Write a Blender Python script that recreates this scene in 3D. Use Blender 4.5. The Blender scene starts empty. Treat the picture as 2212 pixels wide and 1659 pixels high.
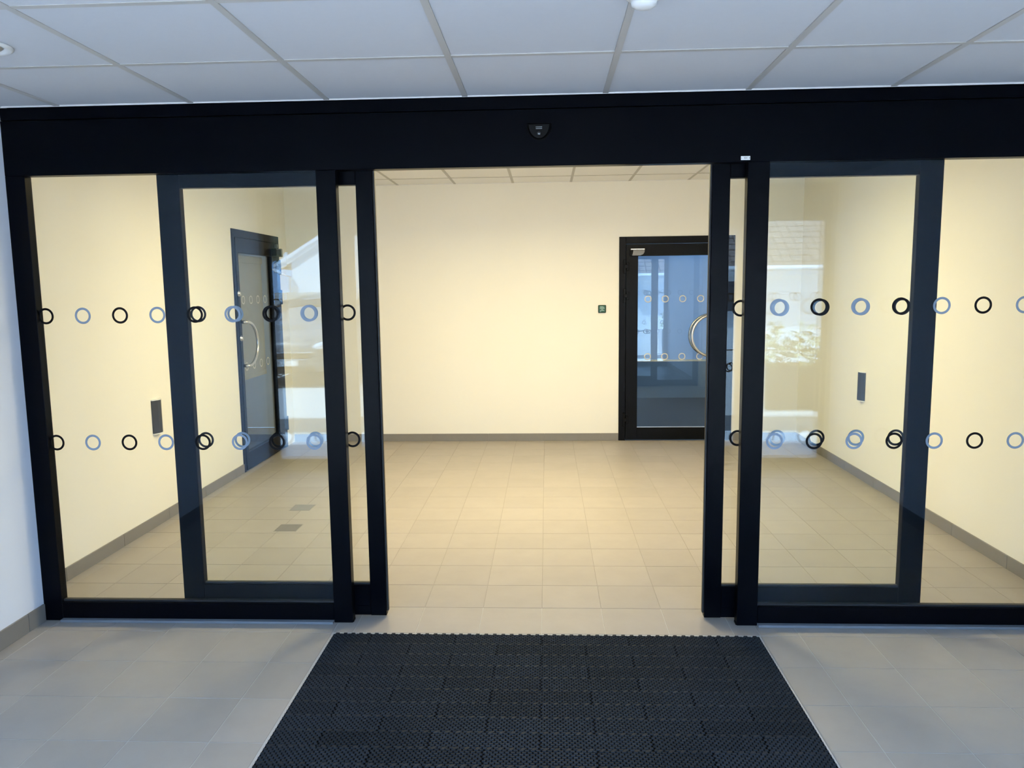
import bpy, bmesh, math, random
from mathutils import Vector, Matrix
random.seed(7)
S = bpy.context.scene
COL = S.collection
PI = math.pi

# ------------------------------------------------------------------ camera, world, sun, lights, exposure
cam_d = bpy.data.cameras.new('camera')
cam_d.sensor_width = 36.0
cam_d.lens = 1664.0 / 2212.0 * 36.0
cam_d.clip_start = 0.02
cam = bpy.data.objects.new('camera', cam_d)
COL.objects.link(cam)
YAW, PITCH, ROLL = -0.046, -0.1238, -0.0123
fw = Vector((math.sin(YAW) * math.cos(PITCH), math.cos(YAW) * math.cos(PITCH), math.sin(PITCH)))
rt0 = Vector((math.cos(YAW), -math.sin(YAW), 0))
up0 = rt0.cross(fw)
rt = math.cos(ROLL) * rt0 + math.sin(ROLL) * up0
up = -math.sin(ROLL) * rt0 + math.cos(ROLL) * up0
cam.matrix_world = Matrix(((rt.x, up.x, -fw.x, 0.034), (rt.y, up.y, -fw.y, -3.758), (rt.z, up.z, -fw.z, 1.62), (0, 0, 0, 1)))
S.camera = cam

w = bpy.data.worlds.new('sky')
S.world = w
w.use_nodes = True
bg = w.node_tree.nodes['Background']
bg.inputs[0].default_value = (0.33, 0.58, 1.0, 1)
bg.inputs[1].default_value = 8.6

sun_d = bpy.data.lights.new('sun', 'SUN')
sun_d.energy = 56.0
sun_d.color = (0.86, 0.91, 1.0)
sun_d.angle = 0.02
sun = bpy.data.objects.new('sun', sun_d)
sun.rotation_euler = Vector((0.53, -0.225, -0.82)).to_track_quat('-Z', 'Y').to_euler()      # sun stands over the building, from behind left
COL.objects.link(sun)

LAMP_W = 101.0
S.view_settings.view_transform = 'Standard'
S.view_settings.look = 'None'
S.view_settings.gamma = 1.0
S.view_settings.exposure = 0.0
S.view_settings.use_curve_mapping = False
try:
    S.cycles.max_bounces = 14
    S.cycles.transparent_max_bounces = 24
    S.cycles.glossy_bounces = 6
    S.cycles.diffuse_bounces = 7
    S.cycles.caustics_reflective = False
    S.cycles.caustics_refractive = False
    S.cycles.sample_clamp_indirect = 6.0
    S.cycles.use_denoising = True
except Exception:
    pass

# ------------------------------------------------------------------ materials
def mat(name, col, rough=0.5, metal=0.0, spec=0.5, noise=0.0, nscale=6.0, bump=0.0, bscale=60.0, rand=0.0, col2=None, coord='Object', trans=0.0):
    m = bpy.data.materials.new(name)
    m.use_nodes = True
    nt = m.node_tree
    b = nt.nodes['Principled BSDF']
    b.inputs['Base Color'].default_value = (*col, 1)
    b.inputs['Roughness'].default_value = rough
    b.inputs['Metallic'].default_value = metal
    b.inputs['Specular IOR Level'].default_value = spec
    if not (noise or bump or rand):
        return m
    N = nt.nodes.new
    L = nt.links.new
    tc = N('ShaderNodeTexCoord')
    src = tc.outputs[coord]
    if rand:
        oi = N('ShaderNodeObjectInfo')
        va = N('ShaderNodeVectorMath'); va.operation = 'MULTIPLY_ADD'
        cx = N('ShaderNodeCombineXYZ')
        for k in range(3):
            L(oi.outputs['Random'], cx.inputs[k])
        va.inputs[1].default_value = (37, 53, 19)
        L(cx.outputs[0], va.inputs[0]); L(src, va.inputs[2])
        src = va.outputs[0]
    cur = None
    if noise:
        nz = N('ShaderNodeTexNoise')
        nz.inputs['Scale'].default_value = nscale
        nz.inputs['Detail'].default_value = 6
        nz.inputs['Roughness'].default_value = 0.6
        L(src, nz.inputs['Vector'])
        mx = N('ShaderNodeMix'); mx.data_type = 'RGBA'
        c2 = col2 or tuple(c * (1 - noise) for c in col)
        mx.inputs['A'].default_value = (*c2, 1)
        mx.inputs['B'].default_value = (*[min(1, c * (1 + (0 if col2 else noise))) for c in col], 1)
        L(nz.outputs['Fac'], mx.inputs['Factor'])
        cur = mx.outputs['Result']
    if rand:
        hs = N('ShaderNodeHueSaturation')
        mr = N('ShaderNodeMapRange')
        mr.inputs['To Min'].default_value = 1 - rand
        mr.inputs['To Max'].default_value = 1 + rand
        L(oi.outputs['Random'], mr.inputs['Value'])
        L(mr.outputs[0], hs.inputs['Value'])
        if cur: L(cur, hs.inputs['Color'])
        else: hs.inputs['Color'].default_value = (*col, 1)
        cur = hs.outputs['Color']
    if cur: L(cur, b.inputs['Base Color'])
    if bump:
        nb = N('ShaderNodeTexNoise'); nb.inputs['Scale'].default_value = bscale; nb.inputs['Detail'].default_value = 4
        L(src, nb.inputs['Vector'])
        bp = N('ShaderNodeBump'); bp.inputs['Strength'].default_value = bump; bp.inputs['Distance'].default_value = 0.002
        L(nb.outputs['Fac'], bp.inputs['Height'])
        L(bp.outputs['Normal'], b.inputs['Normal'])
    return m

def glass_mat(name, f0=0.06, tint=(0.97, 0.985, 0.98), coat=(0.64, 0.82, 1.0)):
    m = bpy.data.materials.new(name); m.use_nodes = True
    nt = m.node_tree; nt.nodes.clear()
    N = nt.nodes.new; L = nt.links.new
    out = N('ShaderNodeOutputMaterial')
    tr = N('ShaderNodeBsdfTransparent'); tr.inputs[0].default_value = (*tint, 1)
    gl = N('ShaderNodeBsdfGlossy'); gl.inputs['Roughness'].default_value = 0.0
    gl.inputs['Color'].default_value = (*coat, 1)      # bluish low-emissivity coating
    mx = N('ShaderNodeMixShader')
    ge = N('ShaderNodeNewGeometry')
    dt = N('ShaderNodeVectorMath'); dt.operation = 'DOT_PRODUCT'
    L(ge.outputs['Incoming'], dt.inputs[0]); L(ge.outputs['Normal'], dt.inputs[1])
    ab = N('ShaderNodeMath'); ab.operation = 'ABSOLUTE'; L(dt.outputs['Value'], ab.inputs[0])
    sb = N('ShaderNodeMath'); sb.operation = 'SUBTRACT'; sb.inputs[0].default_value = 1.0; L(ab.outputs[0], sb.inputs[1])
    pw = N('ShaderNodeMath'); pw.operation = 'POWER'; pw.inputs[1].default_value = 5.0; L(sb.outputs[0], pw.inputs[0])
    ma = N('ShaderNodeMath'); ma.operation = 'MULTIPLY_ADD'; ma.inputs[1].default_value = 1 - f0; ma.inputs[2].default_value = f0
    L(pw.outputs[0], ma.inputs[0])
    L(ma.outputs[0], mx.inputs['Fac']); L(tr.outputs[0], mx.inputs[1]); L(gl.outputs[0], mx.inputs[2])
    L(mx.outputs[0], out.inputs['Surface'])
    return m

def emit_mat(name, col, s):
    m = bpy.data.materials.new(name); m.use_nodes = True
    b = m.node_tree.nodes['Principled BSDF']
    b.inputs['Base Color'].default_value = (0.8, 0.8, 0.8, 1)
    b.inputs['Emission Color'].default_value = (*col, 1)
    b.inputs['Emission Strength'].default_value = s
    return m

def blind_mat(name, col, t):
    m = bpy.data.materials.new(name); m.use_nodes = True
    nt = m.node_tree; nt.nodes.clear()
    N = nt.nodes.new; L = nt.links.new
    out = N('ShaderNodeOutputMaterial')
    d = N('ShaderNodeBsdfDiffuse'); d.inputs[0].default_value = (*col, 1)
    tl = N('ShaderNodeBsdfTranslucent'); tl.inputs[0].default_value = (*col, 1)
    mx = N('ShaderNodeMixShader'); mx.inputs[0].default_value = t
    tc = N('ShaderNodeTexCoord'); wv = N('ShaderNodeTexWave'); wv.inputs['Scale'].default_value = 180
    wv.bands_direction = 'Z'
    L(tc.outputs['Object'], wv.inputs['Vector'])
    bp = N('ShaderNodeBump'); bp.inputs['Strength'].default_value = 0.05
    L(wv.outputs['Fac'], bp.inputs['Height']); L(bp.outputs[0], d.inputs['Normal'])
    L(d.outputs[0], mx.inputs[1]); L(tl.outputs[0], mx.inputs[2]); L(mx.outputs[0], out.inputs[0])
    return m

M = {}
M['black'] = mat('black_powder_coat', (0.0007, 0.0012, 0.0026), 0.3, spec=0.065, bump=0.05, bscale=400)
M['black2'] = mat('black_door_paint', (0.0022, 0.0022, 0.0022), 0.4, spec=0.13, bump=0.04, bscale=400)
M['rubber_seal'] = mat('seal_rubber', (0.012, 0.012, 0.012), 0.6)
M['glass'] = glass_mat('clear_glass', 0.020)
M['glass_plain'] = glass_mat('plain_door_glass', 0.035, (0.84, 0.85, 0.83), (1, 1, 1))
M['glass_dark'] = glass_mat('door_glass', 0.05, (0.86, 0.88, 0.88))
M['wall'] = mat('painted_wall', (0.80, 0.78, 0.715), 0.7, spec=0.25, noise=0.012, nscale=1.5, bump=0.05, bscale=220)
M['wall_daylit'] = mat('vestibule_wall_daylight_tint', (0.74, 0.77, 0.83), 0.65, spec=0.25, noise=0.012, nscale=2, bump=0.05, bscale=220)  # white wall, cool daylight tint put into the colour
M['tile'] = mat('porcelain_floor_tile', (0.325, 0.296, 0.268), 0.42, spec=0.4, noise=0.09, nscale=7, bump=0.06, bscale=90, rand=0.035)
M['grout'] = mat('grout', (0.29, 0.27, 0.245), 0.85, noise=0.1, nscale=30)
M['grout_light'] = mat('pale_grout', (0.46, 0.45, 0.43), 0.85, noise=0.1, nscale=30)
M['skirt'] = mat('skirting_tile', (0.205, 0.19, 0.172), 0.5, noise=0.08, nscale=9, rand=0.03)
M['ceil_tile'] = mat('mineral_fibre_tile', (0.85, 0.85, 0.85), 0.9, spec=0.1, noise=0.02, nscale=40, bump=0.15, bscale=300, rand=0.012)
M['ceil_tile_dim'] = mat('ceiling_tile_dimmed', (0.57, 0.585, 0.615), 0.9, spec=0.1, noise=0.02, nscale=40, bump=0.15, bscale=300, rand=0.012)  # same tile as the hall, colour darkened to dim the vestibule ceiling
M['tbar'] = mat('white_grid_bar', (0.46, 0.45, 0.43), 0.5)
M['ceil_void'] = mat('ceiling_slab', (0.3, 0.3, 0.3), 0.9, noise=0.05)
M['alu'] = mat('anodised_aluminium', (0.62, 0.64, 0.66), 0.35, metal=0.85, bump=0.03, bscale=300)
M['alu_sill'] = mat('sill_aluminium', (0.20, 0.22, 0.25), 0.45, metal=0.3)
M['steel'] = mat('brushed_steel', (0.62, 0.60, 0.56), 0.26, metal=1.0, bump=0.03, bscale=350)
M['silver'] = mat('silver_plastic', (0.16, 0.155, 0.145), 0.4, metal=0.5)
M['ring_black'] = mat('black_film', (0.004, 0.004, 0.005), 0.5, spec=0.1, noise=0.05)
M['ring_blue'] = mat('blue_grey_film', (0.20, 0.25, 0.32), 0.55, noise=0.03)
M['ring_etch'] = mat('etched_film', (0.62, 0.57, 0.47), 0.7, noise=0.03)
M['mat_rubber'] = mat('black_rubber', (0.0175, 0.0205, 0.025), 0.6, spec=0.09, noise=0.28, nscale=4, bump=0.1, bscale=200, rand=0.15)
M['mat_gap_shade'] = mat('mat_rubber_gap_shade', (0.003, 0.0035, 0.005), 0.9, spec=0.02, noise=0.2)  # base colour darkened so gaps between nubs look deeply shaded
M['well'] = mat('mat_well_edge', (0.42, 0.41, 0.40), 0.6, noise=0.08, nscale=20)
M['green'] = mat('green_plastic', (0.012, 0.075, 0.04), 0.35)
M['green_dark'] = mat('dark_green_plastic', (0.008, 0.03, 0.012), 0.4)
M['white'] = mat('white_plastic', (0.75, 0.75, 0.73), 0.4)
M['white_mark'] = mat('pale_print', (0.45, 0.58, 0.50), 0.6)
M['ink'] = mat('black_print', (0.02, 0.02, 0.025), 0.6)
M['blind'] = blind_mat('blind_fabric', (0.76, 0.85, 0.95), 0.80)
M['blind_grey'] = blind_mat('grey_blind_fabric', (0.46, 0.45, 0.38), 0.2)
M['room_dark'] = mat('grey_room_paint', (0.30, 0.30, 0.29), 0.8, noise=0.03)
M['room_floor'] = mat('dark_vinyl', (0.06, 0.062, 0.068), 0.5, noise=0.2, nscale=3)
M['metal_cover'] = mat('stainless_cover', (0.35, 0.33, 0.31), 0.42, metal=0.5, noise=0.15, nscale=20)
M['sensor_slit'] = mat('grey_sensor_slit', (0.25, 0.27, 0.27), 0.3)  # plain grey slits, no emission
# outdoors
M['concrete'] = mat('concrete_paving', (0.72, 0.71, 0.69), 0.85, noise=0.1, nscale=3, bump=0.2)
M['asphalt'] = mat('asphalt', (0.10, 0.10, 0.10), 0.9, noise=0.25, nscale=30, bump=0.3)
M['pale_road'] = mat('pale_road', (0.42, 0.41, 0.39), 0.9, noise=0.15, nscale=20, bump=0.3)
M['render_white'] = mat('white_render', (0.88, 0.88, 0.87), 0.8, noise=0.03, bump=0.1)
M['fascia'] = mat('white_paint', (0.86, 0.86, 0.86), 0.5)
M['roof_tile'] = mat('brown_roof_tile', (0.20, 0.15, 0.125), 0.8, noise=0.3, nscale=8, rand=0.2)
M['fence'] = mat('weathered_wood', (0.42, 0.39, 0.35), 0.8, noise=0.15, nscale=5, rand=0.15)
M['bark'] = mat('bark', (0.12, 0.08, 0.05), 0.9, noise=0.3)
M['leaf'] = mat('leaf_green', (0.085, 0.12, 0.035), 0.6, noise=0.4, nscale=1.5)
M['carpaint'] = mat('dark_silver_paint', (0.20, 0.21, 0.22), 0.22, metal=0.4, noise=0.02)
M['leaf_pale'] = mat('pale_leaf', (0.30, 0.32, 0.18), 0.6, noise=0.4, nscale=3)
M['carglass'] = mat('tinted_glass', (0.03, 0.035, 0.04), 0.05, spec=0.9)
M['lamp'] = mat('headlamp', (0.75, 0.77, 0.8), 0.1, metal=0.5)
M['tyre'] = mat('tyre', (0.02, 0.02, 0.02), 0.8)
M['extwall'] = mat('facade_render', (0.6, 0.58, 0.54), 0.8, noise=0.05)

# ------------------------------------------------------------------ helpers
def finish(name, bm, m, parent=None, smooth=False):
    me = bpy.data.meshes.new(name)
    bm.normal_update(); bm.to_mesh(me); bm.free()
    for k in (m if isinstance(m, list) else [m]):
        me.materials.append(k)
    if smooth:
        for p in me.polygons: p.use_smooth = True
    o = bpy.data.objects.new(name, me)
    COL.objects.link(o)
    if parent: o.parent = parent
    return o

def abox(bm, x0, x1, y0, y1, z0, z1, bevel=0.0):
    if x0 > x1: x0, x1 = x1, x0
    if y0 > y1: y0, y1 = y1, y0
    if z0 > z1: z0, z1 = z1, z0
    vs = [bm.verts.new(c) for c in ((x0, y0, z0), (x1, y0, z0), (x1, y1, z0), (x0, y1, z0), (x0, y0, z1), (x1, y0, z1), (x1, y1, z1), (x0, y1, z1))]
    fs = [bm.faces.new([vs[i] for i in f]) for f in ((0, 3, 2, 1), (4, 5, 6, 7), (0, 1, 5, 4), (1, 2, 6, 5), (2, 3, 7, 6), (3, 0, 4, 7))]
    if bevel:
        es = list({e for f in fs for e in f.edges})
        bmesh.ops.bevel(bm, geom=es, offset=bevel, segments=1, affect='EDGES', clamp_overlap=True)

def box(name, x0, x1, y0, y1, z0, z1, m, parent=None, bevel=0.0):
    bm = bmesh.new(); abox(bm, x0, x1, y0, y1, z0, z1, bevel)
    return finish(name, bm, m, parent)

def boxes(name, lst, m, parent=None, bevel=0.0):
    bm = bmesh.new()
    for b in lst: abox(bm, *b, bevel)
    return finish(name, bm, m, parent)

def atube(bm, pts, r, n=12, cap=True):
    pts = [Vector(p) for p in pts]
    rings = []
    for i, p in enumerate(pts):
        a = pts[max(0, i - 1)]; b = pts[min(len(pts) - 1, i + 1)]
        t = (b - a).normalized()
        ref = Vector((0, 0, 1)) if abs(t.z) < 0.9 else Vector((1, 0, 0))
        u = t.cross(ref).normalized(); v = t.cross(u)
        rings.append([bm.verts.new(p + r * (math.cos(2 * PI * k / n) * u + math.sin(2 * PI * k / n) * v)) for k in range(n)])
    for a, b in zip(rings, rings[1:]):
        # align rings
        best = min(range(n), key=lambda s: sum((a[k].co - b[(k + s) % n].co).length for k in range(0, n, 3)))
        for k in range(n):
            bm.faces.new((a[k], a[(k + 1) % n], b[(k + 1 + best) % n], b[(k + best) % n]))
    if cap:
        bm.faces.new(rings[0][::-1]); bm.faces.new(rings[-1])

def tube(name, pts, r, m, parent=None, n=12):
    bm = bmesh.new(); atube(bm, pts, r, n)
    bmesh.ops.recalc_face_normals(bm, faces=bm.faces)
    return finish(name, bm, m, parent, True)

def lathe(name, prof, c, axis, m, parent=None, n=32, smooth=True):
    """prof: list of (radius, height along axis); axis: unit Vector"""
    ax = Vector(axis).normalized(); ref = Vector((0, 0, 1)) if abs(ax.z) < .9 else Vector((1, 0, 0))
    u = ax.cross(ref).normalized(); v = ax.cross(u); c = Vector(c)
    bm = bmesh.new(); rings = []
    for r, h in prof:
        rings.append([bm.verts.new(c + ax * h + r * (math.cos(2 * PI * k / n) * u + math.sin(2 * PI * k / n) * v)) for k in range(n)])
    for a, b in zip(rings, rings[1:]):
        for k in range(n):
            bm.faces.new((a[k], a[(k + 1) % n], b[(k + 1) % n], b[k]))
    bm.faces.new(rings[0][::-1]); bm.faces.new(rings[-1])
    bmesh.ops.remove_doubles(bm, verts=bm.verts, dist=1e-6)
    bmesh.ops.recalc_face_normals(bm, faces=bm.faces)
    return finish(name, bm, m, parent, smooth)

def empty(name, loc=(0, 0, 0)):
    o = bpy.data.objects.new(name, None); o.location = loc; o.empty_display_size = 0.1
    COL.objects.link(o); return o

def tag(o, label=None, cat=None, group=None, kind=None):
    if label: o['label'] = label
    if cat: o['category'] = cat
    if group: o['group'] = group
    if kind: o['kind'] = kind
    return o

def inst(name, me, loc, parent=None, rotz=0.0, m=None):
    o = bpy.data.objects.new(name, me); COL.objects.link(o)
    o.location = loc; o.rotation_euler = (0, 0, rotz)
    if parent: o.parent = parent
    return o

def slab_mesh(name, sx, sy, h, bev, m):
    """tile centred on its own origin, top face at z=0"""
    bm = bmesh.new()
    b0 = [(-sx / 2, -sy / 2), (sx / 2, -sy / 2), (sx / 2, sy / 2), (-sx / 2, sy / 2)]
    b1 = [(x - math.copysign(bev, x), y - math.copysign(bev, y)) for x, y in b0]
    lo = [bm.verts.new((x, y, -h)) for x, y in b0]; mi = [bm.verts.new((x, y, -bev)) for x, y in b0]; hi = [bm.verts.new((x, y, 0)) for x, y in b1]
    for a, b in ((lo, mi), (mi, hi)):
        for k in range(4): bm.faces.new((a[k], a[(k + 1) % 4], b[(k + 1) % 4], b[k]))
    bm.faces.new(hi); bm.faces.new(lo[::-1])
    me = bpy.data.meshes.new(name); bm.normal_update(); bm.to_mesh(me); bm.free(); me.materials.append(m); return me

def struct(o, label=None):
    return tag(o, label, kind='structure')

# ------------------------------------------------------------------ key dimensions (metres)
XL, XR = -2.480, 2.490            # entrance vestibule side walls
IL, IR = -2.70, 2.645             # inner hall side walls
YF = -0.19                        # front face of the door set
YB = 4.34                         # back wall of the hall
YE = -3.33                        # street door set (inner face of its glass)
ZC, ZI = 2.472, 2.69              # ceiling heights

# ------------------------------------------------------------------ floors
WELL = (-0.985, 1.007, -3.06, -0.308)
floor_a = struct(boxes('floor', [(-2.7, WELL[0] - .012, YE - .02, .0, -.12, -.0014), (WELL[1] + .012, 2.7, YE - .02, .0, -.12, -.0014),
                 (WELL[0] - .012, WELL[1] + .012, WELL[3] + .012, .0, -.12, -.0014), (WELL[0] - .012, WELL[1] + .012, YE - .02, WELL[2] - .012, -.12, -.0014),
                 (WELL[0] - .012, WELL[1] + .012, WELL[2] - .012, WELL[3] + .012, -.12, -.018)], M['grout_light']), 'grey tiled floor of the entrance vestibule around the black mat')
floor_b = struct(box('floor', -2.85, 2.8, .0, 4.5, -.12, -.0014, M['grout']), 'beige lit tiled floor of the hall behind the sliding doors')
G = 0.3
PX0, PY0 = 0.0, 0.0               # a joint crossing seen at (0, 0)
tm = slab_mesh('tile', G - .003, G - .003, .010, .0006, M['tile'])
cut = {}
def tile(parent, x0, x1, y0, y1):
    if x1 - x0 < .02 or y1 - y0 < .02: return
    g = .003
    k = (round(x1 - x0, 3), round(y1 - y0, 3))
    if k not in cut:
        cut[k] = tm if k == (.3, .3) else slab_mesh('tile', k[0] - g, k[1] - g, .010, .0006, M['tile'])
    inst('tile', cut[k], ((x0 + x1) / 2, (y0 + y1) / 2, random.uniform(-.0002, .0002)), parent)
# tiles behind the door line (hall side, rows from y = 0 on)
for i in range(-10, 10):
    for j in range(0, 15):
        x0, x1 = max(i * G, IL), min(i * G + G, IR)
        y0, y1 = j * G, min(j * G + G, YB)
        if x1 <= x0: continue
        tile(floor_b, x0, x1, y0, y1)
for i in range(-9, 9):
    for j in range(-12, 0):
        x0, x1 = max(i * G, XL), min(i * G + G, XR)
        y0, y1 = max(j * G, YE), min(j * G + G, 0)
        if x1 <= x0 or y1 <= y0: continue
        wx0, wx1, wy0, wy1 = WELL[0] - .012, WELL[1] + .012, WELL[2] - .012, WELL[3] + .012
        if x1 <= wx0 or x0 >= wx1 or y1 <= wy0 or y0 >= wy1:
            tile(floor_a, x0, x1, y0, y1); continue
        if x0 < wx0: tile(floor_a, x0, wx0, y0, y1); x0 = wx0
        if x1 > wx1: tile(floor_a, wx1, x1, y0, y1); x1 = wx1
        if y1 > wy1: tile(floor_a, x0, x1, wy1, y1); y1 = wy1
        if y0 < wy0: tile(floor_a, x0, x1, y0, wy0); y0 = wy0
# light edging strip of the mat well
box('well_shade_slab', WELL[0] - .011, WELL[1] + .011, WELL[2] - .011, WELL[3] + .011, -.018, -.0165, M['rubber_seal'], floor_a)  # dark slab put under the mat so its joints read as shade
we = boxes('well_edge', [(WELL[0] - .011, WELL[0], WELL[2], WELL[3], -.018, .0005), (WELL[1], WELL[1] + .008, WELL[2], WELL[3], -.018, .0005),
           (WELL[0] - .011, WELL[1] + .008, WELL[3], WELL[3] + .009, -.018, .0005), (WELL[0] - .011, WELL[1] + .008, WELL[2] - .01, WELL[2], -.018, .0005)], M['well'], floor_a)

# ------------------------------------------------------------------ walls
def wall(name, label, *b, m='wall'):
    return struct(box(name, *b, M[m]), label)
wall('wall_left', 'cool white wall left of the black door set in the vestibule', XL - .12, XL, YE - .1, -.1, 0, ZC + .02, m='wall_daylit')
wall('wall_right', 'cool white wall on the right of the vestibule', XR, XR + .12, YE - .1, -.1, 0, ZC + .02, m='wall_daylit')
# hall left wall, with an opening for the door
DL0, DL1, DH, DH2 = 2.915, 4.085, 2.13, 2.165
struct(boxes('wall_left', [(IL - .12, IL, -.1, DL0, 0, ZI + .02), (IL - .12, IL, DL1, YB + .12, 0, ZI + .02), (IL - .12, IL, DL0, DL1, DH2, ZI + .02)], M['wall']), 'warm lit wall on the left of the hall behind the glass')
wall('wall_right', 'warm lit wall on the right of the hall behind the glass', IR, IR + .12, -.1, YB + .12, 0, ZI + .02)
DB0, DB1 = 0.785, 1.965
struct(boxes('wall_back', [(IL, DB0, YB, YB + .12, 0, ZI + .02), (DB1, IR, YB, YB + .12, 0, ZI + .02), (DB0, DB1, YB, YB + .12, DH, ZI + .02)], M['wall']), 'cream back wall of the hall facing the open door')
# returns beside the door set and the wall over it (hall side)
struct(boxes('wall_front', [(IL - .12, XL - .12, -.1, 0, 0, ZI + .02), (XR + .12, IR + .12, -.1, 0, 0, ZI + .02), (XL - .12, XR + .12, -.06, .06, 2.22, ZI + .02),
                            (XL - .12, -2.5, -.1, 0, 0, 2.3), (2.52, XR + .12, -.1, 0, 0, 2.3)], M['wall']), 'wall over the sliding door on the hall side')

# skirting tiles
def skirting(name, label, axis, fixed, a, b, out, h=.078, step=.3, off=0.0):
    """row of tile pieces along a wall; axis 'x' or 'y'; out = direction (+1/-1) away from the wall"""
    if axis == 'y': root = struct(box(name, fixed, fixed + out * .004, a, b, 0, h - .002, M['grout']), label)
    else: root = struct(box(name, a, b, fixed, fixed + out * .004, 0, h - .002, M['grout']), label)
    cache = {}
    k0 = math.floor((a - off) / step)
    while True:
        s = max(a, off + k0 * step); e = min(b, off + (k0 + 1) * step)
        if s >= b: break
        k0 += 1
        if e - s < .01: continue
        key = round(e - s, 3)
        if key not in cache:
            bm = bmesh.new(); L2 = (key - .003) / 2
            if axis == 'y': abox(bm, 0, out * .010, -L2, L2, 0, h, .0008)
            else: abox(bm, -L2, L2, 0, out * .010, 0, h, .0008)
            me = bpy.data.meshes.new('tile'); bm.normal_update(); bm.to_mesh(me); bm.free(); me.materials.append(M['skirt']); cache[key] = me
        c = (s + e) / 2
        inst('tile', cache[key], (fixed, c, .0005) if axis == 'y' else (c, fixed, .0005), root)
    return root
skirting('baseboard_left', 'grey tile skirting at the foot of the cool vestibule wall', 'y', XL, YE, -.195, 1, h=.088, step=.6, off=-.32)
skirting('baseboard_right', 'grey tile skirting on the right of the vestibule', 'y', XR, YE, -.195, -1, h=.088, step=.6)
skirting('baseboard_left', 'grey tile skirting along the left wall of the hall', 'y', IL, 0, DL0, 1, step=.6, off=.32)
skirting('baseboard_right', 'grey tile skirting along the right wall of the hall', 'y', IR, 0, YB, -1, step=.6, off=.58)
skirting('baseboard_back', 'brown grey tile skirting along the back wall of the hall', 'x', YB, IL, DB0, -1, step=.6, off=0.0)
skirting('baseboard_back', 'short tile skirting between far door and right corner', 'x', YB, DB1, IR, -1)

# ------------------------------------------------------------------ ceilings
def ceiling(label, x0, x1, y0, y1, z, ox, oy, px, py, skip=(), m='ceil_tile'):
    root = struct(box('ceiling', x0 - .1, x1 + .1, y0 - .02, y1 + .1, z + .03, z + .09, M['ceil_void']), label)
    hw = .012
    xs = [x0] + [ox + k * px for k in range(-12, 13) if x0 + .03 < ox + k * px < x1 - .03] + [x1]
    ys = [y0] + [oy + k * py for k in range(-12, 13) if y0 + .03 < oy + k * py < y1 - .03] + [y1]
    cache = {}
    for i in range(len(xs) - 1):
        for j in range(len(ys) - 1):
            if (i, j) in skip: continue
            key = (round(xs[i + 1] - xs[i], 3), round(ys[j + 1] - ys[j], 3))
            if key not in cache:
                bm = bmesh.new()
                sx, sy = key[0] / 2 - hw + .001, key[1] / 2 - hw + .001
                abox(bm, -sx, sx, -sy, sy, 0, .018, .0015)
                me = bpy.data.meshes.new('ceiling_tile'); bm.normal_update(); bm.to_mesh(me); bm.free(); me.materials.append(M[m]); cache[key] = me
            o = inst('ceiling_tile', cache[key], ((xs[i] + xs[i + 1]) / 2, (ys[j] + ys[j + 1]) / 2, z + .0035 + random.uniform(-.001, .001)), root)
            o.rotation_euler = (random.uniform(-.0012, .0012), random.uniform(-.0012, .0012), 0)
    for x in xs[1:-1]:
        box('grid_bar', x - hw, x + hw, y0, y1, z, z + .03, M['tbar'], root)
    for y in ys[1:-1]:
        for a, b in zip(xs, xs[1:]):
            box('grid_bar', a + hw, b - hw, y - hw, y + hw, z + .0006, z + .028, M['tbar'], root)
    boxes('edge_angle', [(x0, x1, y1 - .005, y1, z - .001, z + .02), (x0, x0 + .018, y0, y1 - .01, z - .001, z + .02), (x1 - .018, x1, y0, y1 - .01, z - .001, z + .02)], M['white'], root)
    return root, xs, ys
ceiling('grid ceiling of white tiles over the vestibule', XL, XR, YE, YF, ZC, -.325, -.79, .6255, .604, m='ceil_tile_dim')
ceil_in, cxs, cys = ceiling('grid ceiling of the warm lit hall', IL, IR, .06, YB, ZI, -.305, 3.91, .596, .6)

# hall luminaires: lamp type unseen, raised opal boxes with glowing sides invented to brighten the ceiling
for pi, (ci, share, lab) in enumerate(((4, .60, 'square opal lamp in the middle of the hall ceiling, hidden above the header'), (2, .20, 'square opal lamp at the left of the hall ceiling, hidden above the header'), (6, .20, 'square opal lamp at the right of the hall ceiling, hidden above the header'))):
    cx, cy = (cxs[ci] + cxs[ci + 1]) / 2, (cys[3] + cys[4]) / 2
    lum = empty('ceiling_light', (cx, cy, ZI)); tag(lum, lab, 'ceiling light', 'opal lamps on the hall ceiling')
    box('base_tray', -.27, .27, -.27, .27, -.012, .0, M['white'], lum, .003)
    box('diffuser', -.25, .25, -.25, .25, -.085, -.013, emit_mat('lit_diffuser', (1.0, .82, .48), 51.0 * share), lum, .006)
    ld = bpy.data.lights.new('panel_light', 'AREA'); ld.shape = 'RECTANGLE'; ld.size = .5; ld.size_y = .5
    ld.energy = LAMP_W * share; ld.color = (1.0, .86, .49); ld.spread = math.radians(166)
    lo = bpy.data.objects.new('panel_light', ld); lo.location = (cx, cy, ZI - .088); COL.objects.link(lo)

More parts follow.
